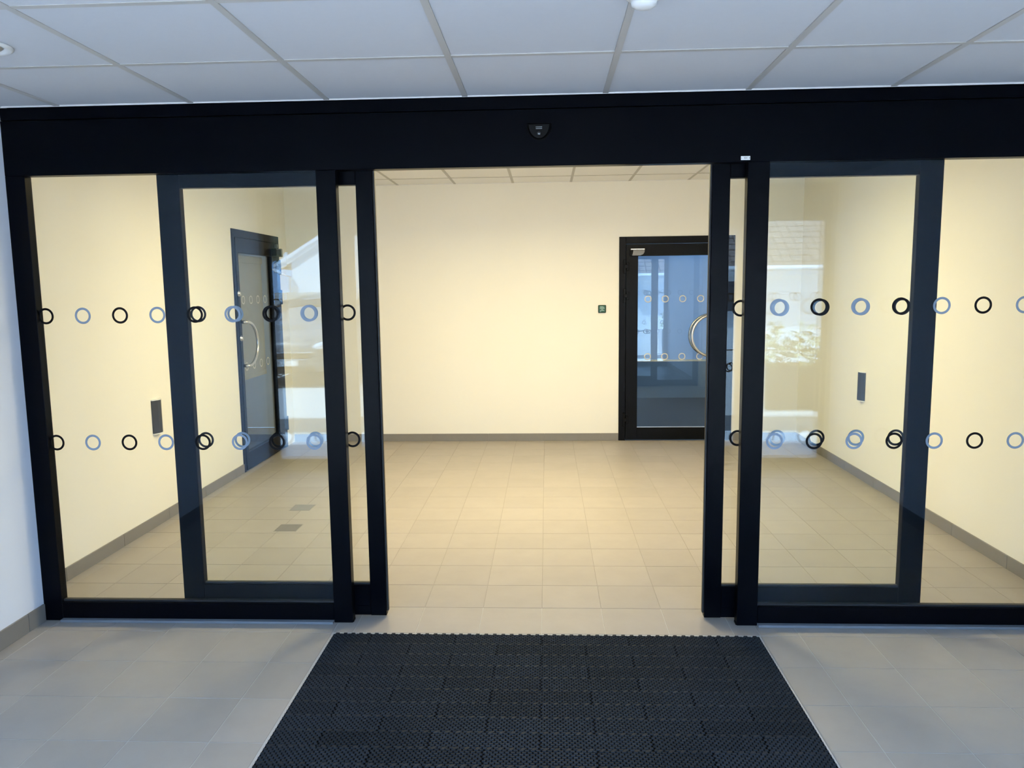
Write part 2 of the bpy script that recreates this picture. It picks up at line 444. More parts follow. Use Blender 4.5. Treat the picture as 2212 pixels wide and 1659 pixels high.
# ------------------------------------------------------------------ sticker rings
def ring_mesh(name, r, wd, m, axis='y'):
    bm = bmesh.new(); n = 40; t = .0006
    def P(rad, k, d):
        a = 2 * PI * k / n; u, v = rad * math.cos(a), rad * math.sin(a)
        return (u, d, v) if axis == 'y' else (d, u, v)
    rows = [[bm.verts.new(P(rad, k, d)) for k in range(n)] for rad, d in ((r, -t), (r, 0), (r - wd, 0), (r - wd, -t))]
    for a in range(4):
        for k in range(n):
            bm.faces.new((rows[a][k], rows[a][(k + 1) % n], rows[(a + 1) % 4][(k + 1) % n], rows[(a + 1) % 4][k]))
    bmesh.ops.recalc_face_normals(bm, faces=bm.faces)
    me = bpy.data.meshes.new(name); bm.to_mesh(me); bm.free(); me.materials.append(m); return me
RB = ring_mesh('ring_sticker', .0390, .0105, M['ring_black'])
RG = ring_mesh('ring_sticker', .0390, .0105, M['ring_blue'])
RE = ring_mesh('ring_sticker', .036, .0085, M['ring_etch'])
REX = ring_mesh('ring_sticker', .038, .0075, M['ring_etch'], 'x')

# ------------------------------------------------------------------ automatic sliding door set
HZ = 2.165
def door_set(ym, sgn, rings, words):
    """ym + sgn*y maps the set's own depth (front face at y=-0.19) into the world; words: label pieces"""
    Y = lambda y: ym + sgn * y
    wn, ln = words['win'], words['leaf']
    # header
    hd = struct(box('trim_1', XL - .03, XR + .03, Y(-.19), Y(-.135), HZ, 2.413, M['black'], bevel=.002), words['head'])
    box('cover_cap', XL - .03, XR + .03, Y(-.187), Y(-.135), 2.416, 2.47, M['black'], hd, .002)
    box('housing', XL - .03, XR + .03, Y(-.134), Y(-.0), 2.215, 2.70, M['black'], hd)
    box('guide_rail', XL, XR, Y(-.118), Y(-.09), 2.196, 2.2145, M['alu'], hd)
    for side in (-1, 1):
        root = struct(empty('window_1' if side < 0 else 'window_2', (side * 1.7, Y(-.165), 0)), wn[0] if side < 0 else wn[1])
        ox = side * 1.7
        jx0, jx1 = (-2.482, -2.388) if side < 0 else (2.402, 2.482)
        px0, px1 = (-1.018, -.926) if side < 0 else (.934, 1.031)
        def B(name, *a, m='black', bevel=.002):
            o = box(name, *a, M[m], None, bevel); o.parent = root; o.matrix_parent_inverse = Matrix.Translation(-Vector(root.location)); return o
        B('jamb', jx0, jx1, Y(-.19), Y(-.14), .0005, HZ)
        B('post', px0, px1, Y(-.19), Y(-.14), .0, HZ)
        B('post_foot', px0 - .004, px1 + .004, Y(-.186), Y(-.15), .0005, .012)
        B('bottom_rail', min(jx1, px1) if side < 0 else px1, px0 if side < 0 else jx0, Y(-.19), Y(-.14), .013, .095)
        xa, xb = (jx1, px0) if side < 0 else (px1, jx0)
        B('glazing_bead', xa, xb, Y(-.172), Y(-.15), .095, .104, m='rubber_seal', bevel=0)
        B('threshold_strip', xa, xb, Y(-.214), Y(-.145), .0008, .0128, m='alu_sill', bevel=.001)
        B('glass_pane', xa, xb, Y(-.168), Y(-.160), .095, HZ, m='glass', bevel=0)
        if rings:
            for k in range(8):
                x = (-2.357 + .1817 * k) if side < 0 else (1.093 + .1823 * k)
                if not (xa + .02 < x < xb + .03): continue
                for z in ((1.514, .8995) if side < 0 else (1.518, .8955)):
                    dark = (k % 2 == 0) if side < 0 else (k % 2 == 1)
                    o = inst('ring_sticker', RB if dark else RG, (x - ox, sgn * -.0032, z), root)
        # sliding leaf
        leaf = empty('sliding_door', (side * 1.28, Y(-.105), 0)); lx = side * 1.28
        tag(leaf, ln[0] if side < 0 else ln[1], 'door')
        def C(name, *a, m='black', bevel=.002):
            o = box(name, *a, M[m], None, bevel); o.parent = leaf; o.matrix_parent_inverse = Matrix.Translation(-Vector(leaf.location)); return o
        t0, t1 = (-1.795, -1.688) if side < 0 else (1.716, 1.821)     # trailing stile
        l0, l1 = (-.851, -.772) if side < 0 else (.792, .873)         # leading stile
        C('trailing_stile', t0, t1, Y(-.125), Y(-.085), .012, 2.19)
        C('leading_stile', l0, l1, Y(-.125), Y(-.085), .010, 2.19)
        ga, gb = (t1, l0) if side < 0 else (l1, t0)
        C('bottom_rail', ga, gb, Y(-.125), Y(-.085), .012, .168)
        C('rail_step', ga, gb, Y(-.1275), Y(-.1255), .014, .062)
        C('top_rail', ga, gb, Y(-.125), Y(-.085), 2.105, 2.19)
        C('glazing_bead', ga, gb, Y(-.113), Y(-.095), .168, .176, m='rubber_seal', bevel=0)
        C('glass_pane', ga, gb, Y(-.108), Y(-.100), .168, 2.105, m='glass', bevel=0)
        e0, e1 = (l1, l1 + .008) if side < 0 else (l0 - .008, l0)
        C('edge_seal', e0, e1, Y(-.114), Y(-.094), .03, 2.18, m='rubber_seal', bevel=.001)
        if rings:
            for k in range(5):
                x = (-1.641 + .1817 * k) if side < 0 else (.937 + .1840 * k)
                for z in (1.514, .899):
                    inst('ring_sticker', RB if k % 2 == 0 else RG, (x - lx, sgn * -.0036, z), leaf)
    return hd
door_set(0, 1, True, {'head': 'black header beam over the sliding door with sensor and white plate',
    'win': ('fixed black framed glass panel left of the opening, rings stuck on it', 'fixed black framed glass panel right of the opening, rings stuck on it'),
    'leaf': ('black framed sliding glass leaf drawn open behind the left glass panel', 'black framed sliding glass leaf drawn open behind the right glass panel')})
# the street door set at the mouth of the vestibule, same make, mirrored: seen only as a reflection
door_set(YE + .0 - .165, -1, True, {'head': 'black header beam of the street door behind the viewer',
    'win': ('fixed glass panel of the street door on the reflected left side', 'fixed glass panel of the street door on the reflected right side'),
    'leaf': ('open sliding leaf of the street door mirrored in the left glass', 'open sliding leaf of the street door mirrored in the right glass')})

# radar sensor on the header
sen = empty('motion_sensor', (.005, YF, 2.335)); tag(sen, 'small black rounded motion sensor on the header over the opening', 'sensor')
bm = bmesh.new()
n = 18; prof = []
for k in range(n + 1):
    a = PI + PI * k / n
    prof.append((.056 * math.cos(a), .075 * math.sin(a) * .95))
front = [(x * .8, z * .82 + .0) for x, z in prof]
va = [bm.verts.new((x, -.001, z + .012)) for x, z in prof]; vm = [bm.verts.new((x * .97, -.022, z * .97 + .011)) for x, z in prof]; vb = [bm.verts.new((x, -.034, z + .004)) for x, z in front]
for A, Bv in ((va, vm), (vm, vb)):
    for k in range(n): bm.faces.new((A[k], A[k + 1], Bv[k + 1], Bv[k]))
    bm.faces.new((A[n], A[0], Bv[0], Bv[n]))
bm.faces.new(vb); bm.faces.new(va[::-1])
bmesh.ops.recalc_face_normals(bm, faces=bm.faces)
finish('housing', bm, M['black2'], sen)
box('slit', -.015, .014, -.0352, -.0338, -.008, -.0055, M['sensor_slit'], sen)
box('slit', -.014, .014, -.0352, -.0338, -.015, -.0125, M['sensor_slit'], sen)
lathe('lens', [(.0, 0), (.010, .001), (.008, .004), (.0, .006)], (.0, -.0338, -.034), (0, -1, 0), M['carglass'], sen, 20)
# number plate on the header
def text(name, body, size, loc, rot, m, parent, align='CENTER', ext=.0003):
    c = bpy.data.curves.new(name, 'FONT'); c.body = body; c.size = size; c.extrude = ext; c.align_x = align; c.align_y = 'CENTER'
    o = bpy.data.objects.new(name, c); COL.objects.link(o)
    dg = bpy.context.evaluated_depsgraph_get()
    me = bpy.data.meshes.new_from_object(o.evaluated_get(dg)); bpy.data.objects.remove(o)
    me.name = name; me.materials.clear(); me.materials.append(m)
    o = bpy.data.objects.new(name, me); COL.objects.link(o); o.location = loc; o.rotation_euler = rot; o.parent = parent
    return o
pl = empty('number_plate', (.922, YF, 2.1815)); tag(pl, 'tiny white plate with the number 101 under the header, above right post', 'sign')
box('plate', -.0205, .0205, -.0018, 0, -.0085, .0085, M['white'], pl, .0004)
text('lettering', '101', .013, (0, -.0022, 0), (PI / 2, 0, 0), M['ink'], pl)
for sx in (-1, 1):
    lathe('screw', [(.0018, 0), (.0016, .0008), (0, .001)], (sx * .0165, -.0018, 0), (0, -1, 0), M['ink'], pl, 10)

# ------------------------------------------------------------------ rubber mat
mroot = empty('door_mat', (0, -.31, 0)); tag(mroot, 'black rubber entrance mat of interlocking ribbed pieces before the open door', 'mat')
def mat_piece(wx, dy):
    bm = bmesh.new(); g = .0004
    abox(bm, -wx / 2 + g, wx / 2 - g, -dy / 2 + g, dy / 2 - g, -.016, .002)
    n = max(1, int(round(wx / .02))); rows = 8; px = wx / n; py = dy / rows
    for r in range(rows):
        for k in range(n):
            cx = -wx / 2 + px * (k + .5 + (.25 if r % 2 else -.25)); cy = -dy / 2 + py * (r + .5)
            hx, hy = px * .41, py * .37
            xa, xb = max(cx - hx, -wx / 2 + g), min(cx + hx, wx / 2 - g)
            if xb - xa < .003: continue
            cx, hx = (xa + xb) / 2, (xb - xa) / 2
            lo = [bm.verts.new((cx + a * hx, cy + b * hy, .002)) for a, b in ((-1, -1), (1, -1), (1, 1), (-1, 1))]
            hi = [bm.verts.new((cx + a * hx * .80, cy + b * hy * .62, .0062)) for a, b in ((-1, -1), (1, -1), (1, 1), (-1, 1))]
            for q in range(4): bm.faces.new((lo[q], lo[(q + 1) % 4], hi[(q + 1) % 4], hi[q]))
            bm.faces.new(hi)
    # interlocking tabs towards the door side
    nt = max(1, int(round(wx / .04)))
    for k in range(nt):
        cx = -wx / 2 + wx / nt * (k + .5)
        abox(bm, cx - .0085, cx + .0085, dy / 2 - .004, dy / 2 + .0070, -.008, .0064, .0012)
    me = bpy.data.meshes.new('mat_piece'); bm.normal_update(); bm.to_mesh(me); bm.free(); me.materials.append(M['mat_rubber']); me.materials.append(M['mat_gap_shade'])
    for p in me.polygons[:6]: p.material_index = 1
    return me
mcache = {}
x0m, x1m, dy = -.985, 1.007, .1005
for r in range(27):
    yc = -.318 - dy * (r + .5)
    if yc - dy / 2 < WELL[2]: break
    joints = [x0m] + [x for x in ([-.8, -.4, 0, .4, .8] if r % 2 == 0 else [-.6, -.2, .2, .6]) if x0m < x < x1m] + [x1m]
    for a, b in zip(joints, joints[1:]):
        k = round(b - a, 3)
        if k not in mcache: mcache[k] = mat_piece(k, dy)
        inst('mat_piece', mcache[k], ((a + b) / 2, yc + .31, .0), mroot)

# ------------------------------------------------------------------ far door in the back wall
def half_ring(c, r, plane, bulge, n=20, squash=1.0):
    """points of a D: plane 'x' or 'y' is the in-plane horizontal axis; bulge sign"""
    pts = []
    for k in range(n + 1):
        a = PI / 2 - PI * k / n
        h = bulge * r * squash * math.cos(a); v = r * math.sin(a)
        pts.append((c[0] + h, c[1], c[2] + v) if plane == 'x' else (c[0], c[1] + h, c[2] + v))
    return pts
d1 = struct(empty('door_1', (0, 0, 0)), 'black glazed door in the back wall, half hidden by the right post')
boxes('door_frame', [(DB0, .853, YB - .012, YB + .07, 0, DH), (1.897, DB1, YB - .012, YB + .07, 0, DH), (.853, 1.897, YB - .012, YB + .07, 2.06, DH)], M['black2'], d1, .002)
lf = boxes('door_leaf', [(.857, .978, YB - .02, YB + .04, .012, 2.054), (1.772, 1.893, YB - .02, YB + .04, .012, 2.054), (.978, 1.772, YB - .02, YB + .04, 1.933, 2.054), (.978, 1.772, YB - .02, YB + .04, .012, .14)], M['black2'], d1, .0015)
box('glass_pane', .978, 1.772, YB + .004, YB + .012, .14, 1.933, M['glass_dark'], lf)
boxes('glazing_bead', [(.978, 1.772, YB - .006, YB + .004, .14, .148)], M['alu'], lf)
for x in (1.086, 1.263, 1.443, 1.627):
    for z in (1.49, .89):
        inst('ring_sticker', RE, (x, YB + .0036, z), lf)
for z0, z1 in ((1.755, 1.90), (1.455, 1.60), (.155, .30)):
    boxes('hinge', [(.828, .852, YB - .042, YB - .012, z0, z1), (.857, .885, YB - .032, YB - .02, z0 + .03, z1 - .03), (.835, .870, YB - .05, YB - .04, (z0 + z1) / 2 - .02, (z0 + z1) / 2 + .02)], M['black2'], d1, .003)
for dyy in (-.075, .075):
    hp = half_ring((1.745, YB + dyy, 1.108), .215, 'x', -1)
    hp = [(1.80, YB + dyy * .4, hp[0][2]), (1.80, hp[0][1], hp[0][2])] + hp + [(1.80, hp[-1][1], hp[-1][2]), (1.80, YB + dyy * .4, hp[-1][2])]
    tube('pull_handle', hp, .0135, M['steel'], lf)
lathe('lock_knob', [(.024, 0), (.024, .006), (.012, .008), (.012, .028), (0, .03)], (1.80, YB - .02, 1.11), (0, -1, 0), M['steel'], lf, 20)
tube('thumb_turn', [(1.80, YB - .055, 1.11), (1.70, YB - .055, 1.112)], .006, M['steel'], lf, 10)
lathe('lock_post', [(.008, 0), (.008, .03)], (1.80, YB - .048, 1.11), (0, -1, 0), M['steel'], lf, 12)
# door closer end on the leaf
cl = box('door_closer', .895, 1.040, YB - .075, YB - .02, 1.992, 2.006, M['steel'], lf, .003)
bm = bmesh.new()
pts = [(.925, 1.990), (1.038, 1.990), (1.036, 1.968), (1.022, 1.948), (.995, 1.936), (.912, 1.936)]
f0 = [bm.verts.new((x, YB - .072, z)) for x, z in pts]; f1 = [bm.verts.new((x, YB - .02, z)) for x, z in pts]
bm.faces.new(f0); bm.faces.new(f1[::-1])
for k in range(len(pts)): bm.faces.new((f0[k], f0[(k + 1) % len(pts)], f1[(k + 1) % len(pts)], f1[k]))
bmesh.ops.recalc_face_normals(bm, faces=bm.faces)
finish('closer_body', bm, M['silver'], lf)
box('closer_bracket', .893, .918, YB - .05, YB - .02, 1.934, 1.99, M['black2'], lf, .002)

# ------------------------------------------------------------------ glazed door in the left wall
d2 = struct(empty('door_2', (0, 0, 0)), 'black glazed door in the left wall with a curved steel handle')
boxes('door_frame', [(IL - .07, IL + .012, DL0, DL0 + .04, 0, DH2), (IL - .07, IL + .012, DL1 - .065, DL1, 0, DH2), (IL - .07, IL + .012, DL0 + .04, DL1 - .065, DH2 - .07, DH2)], M['black2'], d2, .002)
LT = DH2 - .075
lf2 = boxes('door_leaf', [(IL - .04, IL + .02, DL0 + .043, 3.008, .012, LT), (IL - .04, IL + .02, 3.845, DL1 - .069, .012, LT), (IL - .04, IL + .02, 3.008, 3.845, 1.962, LT), (IL - .04, IL + .02, 3.008, 3.845, .012, .165)], M['black2'], d2, .0015)
box('glass_pane', IL - .012, IL - .004, 3.008, 3.845, .165, 1.962, M['glass_plain'], lf2)
for y in (3.128, 3.309, 3.485, 3.667):
    for z in (1.543, .94):
        inst('ring_sticker', REX, (IL - .0034, y, z), lf2)
for dxx in (.075, -.095):
    hp = half_ring((IL + dxx, 2.992, 1.155), .195, 'y', 1, squash=1.15)
    hp = [(IL + dxx * .3, 2.982, hp[0][2]), (hp[0][0], 2.982, hp[0][2])] + hp + [(hp[-1][0], 2.982, hp[-1][2]), (IL + dxx * .3, 2.982, hp[-1][2])]
    tube('pull_handle', hp, .014, M['steel'], lf2)
for z in (1.60, 1.205):
    lathe('lock_knob', [(.026, 0), (.026, .006), (.018, .009), (.018, .018), (.012, .021), (0, .021)], (IL + .02, 2.966, z), (1, 0, 0), M['steel'], lf2, 20)
for z0, z1 in ((1.785, 1.93), (1.485, 1.63), (.185, .33)):
    boxes('hinge', [(IL + .012, IL + .042, DL1 - .064, DL1 - .04, z0, z1), (IL + .02, IL + .034, DL1 - .095, DL1 - .07, z0 + .03, z1 - .03)], M['black2'], d2, .003)
boxes('door_closer', [(IL + .02, IL + .075, 3.83, 3.985, 1.965, 2.035)], M['black2'], lf2, .006)
box('closer_end', IL + .02, IL + .082, 3.962, 3.99, 1.96, 2.04, M['silver'], lf2, .004)
box('contact_switch', IL + .02, IL + .045, 3.94, 3.972, 2.05, 2.085, M['silver'], d2, .002)

# rooms behind the two doors
struct(boxes('wall_back', [(-.5, -.4, YB + .12, 7.6, 0, 2.7), (3.4, 3.5, YB + .12, 7.6, 0, .9), (3.4, 3.5, YB + .12, 7.6, 2.5, 2.7), (3.4, 3.5, YB + .12, 4.5, .9, 2.5), (3.4, 3.5, 7.4, 7.6, .9, 2.5), (-.5, 3.5, 7.5, 7.6, 0, 2.7)], M['room_dark']), 'walls of the room behind the far door')
struct(box('floor', -.5, 3.5, YB + .12, 7.6, -.1, -.001, M['room_floor']), 'dark floor seen through the far door')
struct(box('ceiling', -.5, 3.5, YB + .12, 7.6, 2.7, 2.8, M['room_dark']), 'ceiling of the room behind the far door')
struct(boxes('wall_left', [(-4.9, -4.8, 1.8, 5.2, 0, 2.7), (-4.9, IL - .12, 1.7, 1.8, 0, 2.7), (-4.9, IL - .12, 5.2, 5.3, 0, 2.7)], M['room_dark']), 'walls of the room behind the left door')
struct(box('floor', -4.9, IL - .12, 1.8, 5.2, -.1, -.001, M['room_floor']), 'floor of the room behind the left door')
struct(box('ceiling', -4.9, IL - .12, 1.8, 5.2, 2.7, 2.8, M['room_dark']), 'ceiling of the room behind the left door')

# roller blinds hanging behind the door glass
b1 = empty('roller_blind', (1.375, YB + .135, 1.99)); tag(b1, 'pale blue lit roller blind drawn down behind the far door glass', 'blind')
box('fabric', -.42, .42, -.001, .0005, -1.145, .0, M['blind'], b1)
box('hem_bar', -.42, .42, -.006, .006, -1.165, -1.145, M['white'], b1, .002)
boxes('cassette', [(-.43, .43, -.012, .06, .0, .05)], M['white'], b1, .006)
b2 = empty('roller_blind', (IL - .062, 3.46, 1.88)); tag(b2, 'dull grey roller blind behind the left wall door glass', 'blind')
box('fabric', -.001, .0005, -.41, .30, -1.03, .0, M['blind_grey'], b2)
boxes('hem_bar', [(-.006, .006, -.41, .30, -1.075, -1.03), (-.007, .007, -.41, .30, -1.052, -1.048)], M['blind_grey'], b2, .002)
boxes('cassette', [(-.05, .012, -.42, .31, .0, .07)], M['blind_grey'], b2, .006)

# ------------------------------------------------------------------ small things on the hall walls
gb = empty('exit_button', (.610, YB, 1.393)); tag(gb, 'small square green call plate on the back wall left of far door', 'button')
box('surround', -.041, .041, -.016, 0, -.041, .041, M['green_dark'], gb, .006)
box('cover', -.034, .034, -.020, -.015, -.034, .034, M['green'], gb, .003)
box('mount', -.037, .037, -.004, 0, -.050, -.038, M['white'], gb, .001)
rowsz = ((.014, .022, .0045), (.007, .024, .0045), (-.004, .007, .003), (-.010, .016, .003), (-.015, .022, .003))
for z, hw, t in rowsz:
    bm = bmesh.new(); x = -hw
    while x < hw - .002:                                     # words too small to read: short dashes of print
        l = random.uniform(.004, .009); abox(bm, x, min(hw, x + l), -.0206, -.0199, z - t / 2, z + t / 2); x += l + .0015
    finish('print_line', bm, M['white_mark'], gb)
box('print_line', -.022, .014, -.0206, -.0199, .022, .026, M['white_mark'], gb)
box('print_line', -.021, -.012, -.0206, -.0199, -.028, -.024, M['white_mark'], gb)

def elbow_switch(label, x, s, y0, y1, z0, z1):
    """tall black push plate with pale ends; s = direction into the room"""
    root = empty('elbow_switch', (x, (y0 + y1) / 2, (z0 + z1) / 2)); tag(root, label, 'switch', 'elbow switches on the hall walls')
    hy, hz = (y1 - y0) / 2, (z1 - z0) / 2
    prof = [(-hy, 0), (-hy, .010), (-hy * .35, .030), (hy * .2, .034), (hy * .75, .022), (hy, .006), (hy, 0)]
    bm = bmesh.new()
    a = [bm.verts.new((s * d, y, -hz)) for y, d in prof]; b = [bm.verts.new((s * d, y, hz)) for y, d in prof]
    for k in range(len(prof) - 1): bm.faces.new((a[k], a[k + 1], b[k + 1], b[k]))
    bm.faces.new(a); bm.faces.new(b[::-1]); bm.faces.new((a[-1], a[0], b[0], b[-1]))
    bmesh.ops.recalc_face_normals(bm, faces=bm.faces)
    finish('push_plate', bm, mat('switch_plate', (.028, .03, .034), .45), root)
    for zz in (-hz - .007, hz):
        bm = bmesh.new()
        a = [bm.verts.new((s * d * 1.04, y, zz)) for y, d in prof]; b = [bm.verts.new((s * d * 1.04, y, zz + .007)) for y, d in prof]
        for k in range(len(prof) - 1): bm.faces.new((a[k], a[k + 1], b[k + 1], b[k]))
        bm.faces.new(a); bm.faces.new(b[::-1]); bm.faces.new((a[-1], a[0], b[0], b[-1]))
        bmesh.ops.recalc_face_normals(bm, faces=bm.faces)
        finish('end_cap', bm, M['white'], root)
    return root
elbow_switch('tall black elbow switch on the left wall of the hall', IL, 1, 1.385, 1.50, .647, .877)
elbow_switch('tall black elbow switch on the right wall of the hall', IR, -1, 2.64, 2.765, .662, .894)

for k, (x0, x1, y0, y1, lab) in enumerate(((-1.893, -1.733, 1.725, 1.886, 'square grey floor hatch set in the tiles, the one nearer the back wall'), (-1.833, -1.675, 1.232, 1.393, 'square brown grey floor hatch set in the tiles, the one nearer the glass'))):
    r = empty('floor_hatch', ((x0 + x1) / 2, (y0 + y1) / 2, 0)); tag(r, lab, 'floor hatch', 'floor hatches behind the left glass')
    hx, hy = (x1 - x0) / 2, (y1 - y0) / 2
    boxes('rim', [(-hx, -hx + .005, -hy, hy, -.004, .0012), (hx - .005, hx, -hy, hy, -.004, .0012), (-hx + .005, hx - .005, -hy, -hy + .005, -.004, .0012), (-hx + .005, hx - .005, hy - .005, hy, -.004, .0012)], M['metal_cover'], r)
    box('lid', -hx + .006, hx - .006, -hy + .006, hy - .006, -.004, .0015, mat('hatch_lid', (.20, .20, .20) if k == 0 else (.16, .15, .14), .5, noise=.15, nscale=12), r, .0004)

# ------------------------------------------------------------------ vestibule ceiling fittings
dn = empty('downlight', (-1.915, -1.06, ZC)); tag(dn, 'white recessed downlight, switched off, cut by the left picture edge', 'ceiling light')
lathe('trim_ring', [(.072, .004), (.078, -.006), (.092, -.008), (.100, -.004), (.101, .001), (.076, .010)], (0, 0, 0), (0, 0, 1), M['white'], dn, 40)
lathe('reflector', [(.071, .0015), (.066, -.003), (.050, -.0045), (.0, -.0045)], (0, 0, 0), (0, 0, 1), mat('dull_reflector', (.35, .33, .32), .3, metal=.6), dn, 40)
sd = empty('smoke_detector', (.325, -1.362, ZC)); tag(sd, 'white round smoke detector on the ceiling bar at the top picture edge', 'smoke detector')
lathe('base', [(.052, -.000), (.052, -.012), (.046, -.016), (0, -.016)], (0, 0, 0), (0, 0, 1), M['white'], sd, 36)
lathe('dome', [(.040, -.016), (.036, -.034), (.022, -.042), (0, -.044)], (0, 0, 0), (0, 0, 1), M['white'], sd, 36)

# ------------------------------------------------------------------ the building's shell
struct(box('roof', -7, 7, YE - .28, 8.2, 2.95, 3.25, M['extwall']), 'flat roof slab over the vestibule and hall')
struct(boxes('wall_front', [(-7, XL - .12, YE - .25, YE - .05, 0, 2.95), (XR + .12, 7, YE - .25, YE - .05, 0, 2.95), (XL - .12, XR + .12, YE - .22, YE - .02, 2.7, 2.95)], M['extwall']), 'street front of the building')
struct(boxes('wall_side', [(-7, -6.8, YE - .05, 8.2, 0, 2.95), (6.8, 7, YE - .05, 4, 0, 2.95)], M['extwall']), 'side walls of the building')

# ------------------------------------------------------------------ street in front, seen mirrored in the glass
struct(box('pavement', -14, 14, -5.1, YE - .02, -.14, -.004, M['concrete']), 'pale concrete pavement at the street door')
struct(box('road', -30, 30, -6.3, -5.1, -.2, -.03, M['asphalt']), 'dark asphalt strip mirrored in the glass')
struct(box('street', -30, 30, -40, -6.3, -.2, -.03, M['pale_road']), 'pale sunlit street mirrored in the glass')

def car(label, x, y, rz, paint, text_on=None):
    root = empty('car', (x, y, -.03)); root.rotation_euler = (0, 0, rz); tag(root, label, 'car')
    # stations along the car: nose at y=0, length towards +y in its own frame ; (y, half width, z bottom, z belt, z top, half width at top)
    st = [(0.0, .62, .30, .62, .66, .50), (.10, .78, .24, .72, .80, .66), (.45, .86, .20, .80, .92, .72), (1.05, .90, .20, .92, 1.02, .74), (1.25, .90, .20, .96, 1.08, .72),
          (1.95, .90, .20, 1.00, 1.50, .60), (2.6, .90, .20, 1.02, 1.56, .60), (3.5, .90, .20, 1.03, 1.52, .59), (4.05, .87, .24, 1.02, 1.18, .60), (4.25, .74, .34, .92, 1.0, .58)]
    bm = bmesh.new(); rows = []
    for yy, hw, zb, zl, zt, tw in st:
        half = [(0, zb), (hw * .85, zb), (hw, zb + .12), (hw * 1.01, (zb + zl) / 2), (hw * .98, zl), (tw, zt), (tw * .5, zt + .03), (0, zt + .035)]
        row = [bm.verts.new((px, yy, pz)) for px, pz in half] + [bm.verts.new((-px, yy, pz)) for px, pz in half[-2:0:-1]]
        rows.append(row)
    k = len(rows[0])
    glass_faces = []
    for a, b in zip(rows, rows[1:]):
        for q in range(k):
            bm.faces.new((a[q], a[(q + 1) % k], b[(q + 1) % k], b[q]))
    bm.faces.new(rows[0][::-1]); bm.faces.new(rows[-1])
    bmesh.ops.recalc_face_normals(bm, faces=bm.faces)
    body = finish('body', bm, M[paint], root, True)
    ss = body.modifiers.new('s', 'SUBSURF'); ss.levels = 2; ss.render_levels = 2
    def panel(name, quad, m):
        bm = bmesh.new(); q = [Vector(p) for p in quad]; nrm = (q[1] - q[0]).cross(q[2] - q[0]).normalized() * .012
        a = [bm.verts.new(p + nrm) for p in q]; b = [bm.verts.new(p - nrm) for p in q]
        bm.faces.new(a); bm.faces.new(b[::-1])
        for i in range(4): bm.faces.new((a[i], b[i], b[(i + 1) % 4], a[(i + 1) % 4]))
        bmesh.ops.recalc_face_normals(bm, faces=bm.faces)
        return finish(name, bm, m, root)
    panel('windscreen', [(-.70, 1.28, 1.09), (.70, 1.28, 1.09), (.56, 1.88, 1.47), (-.56, 1.88, 1.47)], M['carglass'])
    panel('rear_window', [(-.58, 3.58, 1.47), (.58, 3.58, 1.47), (.60, 4.02, 1.20), (-.60, 4.02, 1.20)], M['carglass'])
    for s in (-1, 1):
        panel('side_window', [(s * .875, 1.55, 1.05), (s * .875, 2.55, 1.07), (s * .66, 2.5, 1.46), (s * .66, 2.0, 1.44)], M['carglass'])
        panel('side_window', [(s * .875, 2.62, 1.07), (s * .86, 3.6, 1.08), (s * .66, 3.35, 1.45), (s * .66, 2.62, 1.46)], M['carglass'])
        bm = bmesh.new(); bmesh.ops.create_uvsphere(bm, u_segments=16, v_segments=10, radius=1)
        for v in bm.verts: v.co = Vector((s * .60 + v.co.x * .19, .16 + v.co.y * .14 + abs(v.co.x * .02), .70 + v.co.z * .075 + s * v.co.x * .03))
        finish('headlight', bm, M['lamp'], root, True)
        panel('mirror', [(s * .93, 1.55, 1.05), (s * 1.10, 1.50, 1.05), (s * 1.10, 1.50, 1.18), (s * .93, 1.55, 1.18)], M[paint])
        for yw in (.80, 3.40):
            lathe('wheel', [(.20, -.10), (.31, -.10), (.33, -.07), (.33, .07), (.31, .10), (.22, .10), (.20, .07), (0, .07)], (s * .80, yw, .33), (s, 0, 0), M['tyre'], root, 24)
            lathe('hub', [(.20, .071), (.17, .09), (.05, .085), (0, .09)], (s * .80, yw, .33), (s, 0, 0), M['lamp'], root, 20)
    box('grille', -.48, .48, -.012, .08, .50, .60, M['tyre'], root, .02)
    boxes('chrome_strip', [(-.50, .50, -.016, .04, .602, .612), (-.44, .44, -.016, .04, .486, .496)], M['lamp'], root, .003)
    box('bumper_intake', -.55, .55, -.005, .1, .27, .37, M['tyre'], root, .02)
    pt = box('number_plate', -.26, .26, -.022, -.01, .385, .475, M['white'], root, .003)
    if text_on: text('lettering', text_on, .10, (.0, -.0235, .43), (PI / 2, 0, 0), M['ink'], pt)
    return root
car('dark silver car mirrored in the left glass, nose towards the door', -4.45, -9.35, PI, 'carpaint', '3U8')
pt = empty('planter', (4.3, -6.75, -.03)); tag(pt, 'low dark planter box with pale shrubs mirrored in the right glass', 'planter')
boxes('box', [(-1.35, 1.35, -.03, .03, 0, .56), (-1.35, 1.35, -.83, -.77, 0, .56), (-1.35, -1.29, -.77, -.03, 0, .56), (1.29, 1.35, -.77, -.03, 0, .56)], M['tyre'], pt, .01)
box('soil', -1.29, 1.29, -.77, -.03, .02, .48, M['bark'], pt)
rnd = random.Random(11)
for q in range(7):
    bm = bmesh.new(); c = Vector((-1.15 + q * .38, -.4 + rnd.uniform(-.12, .12), .80))
    for k in range(170):
        d = Vector((rnd.gauss(0, 1), rnd.gauss(0, 1), rnd.gauss(0, 1))).normalized() * rnd.random() ** .4
        p = c + Vector((d.x * .27, d.y * .26, d.z * .36)); sz = rnd.uniform(.03, .06)
        u = Vector((rnd.gauss(0, 1), rnd.gauss(0, 1), rnd.gauss(0, 1))).normalized(); v = u.orthogonal().normalized()
        bm.faces.new([bm.verts.new(p + sz * (x * u + y * v * .5)) for x, y in ((-1, 0), (0, -1), (1, 0), (0, 1))])
    tag(finish('shrub', bm, M['leaf_pale'], pt), kind='stuff')
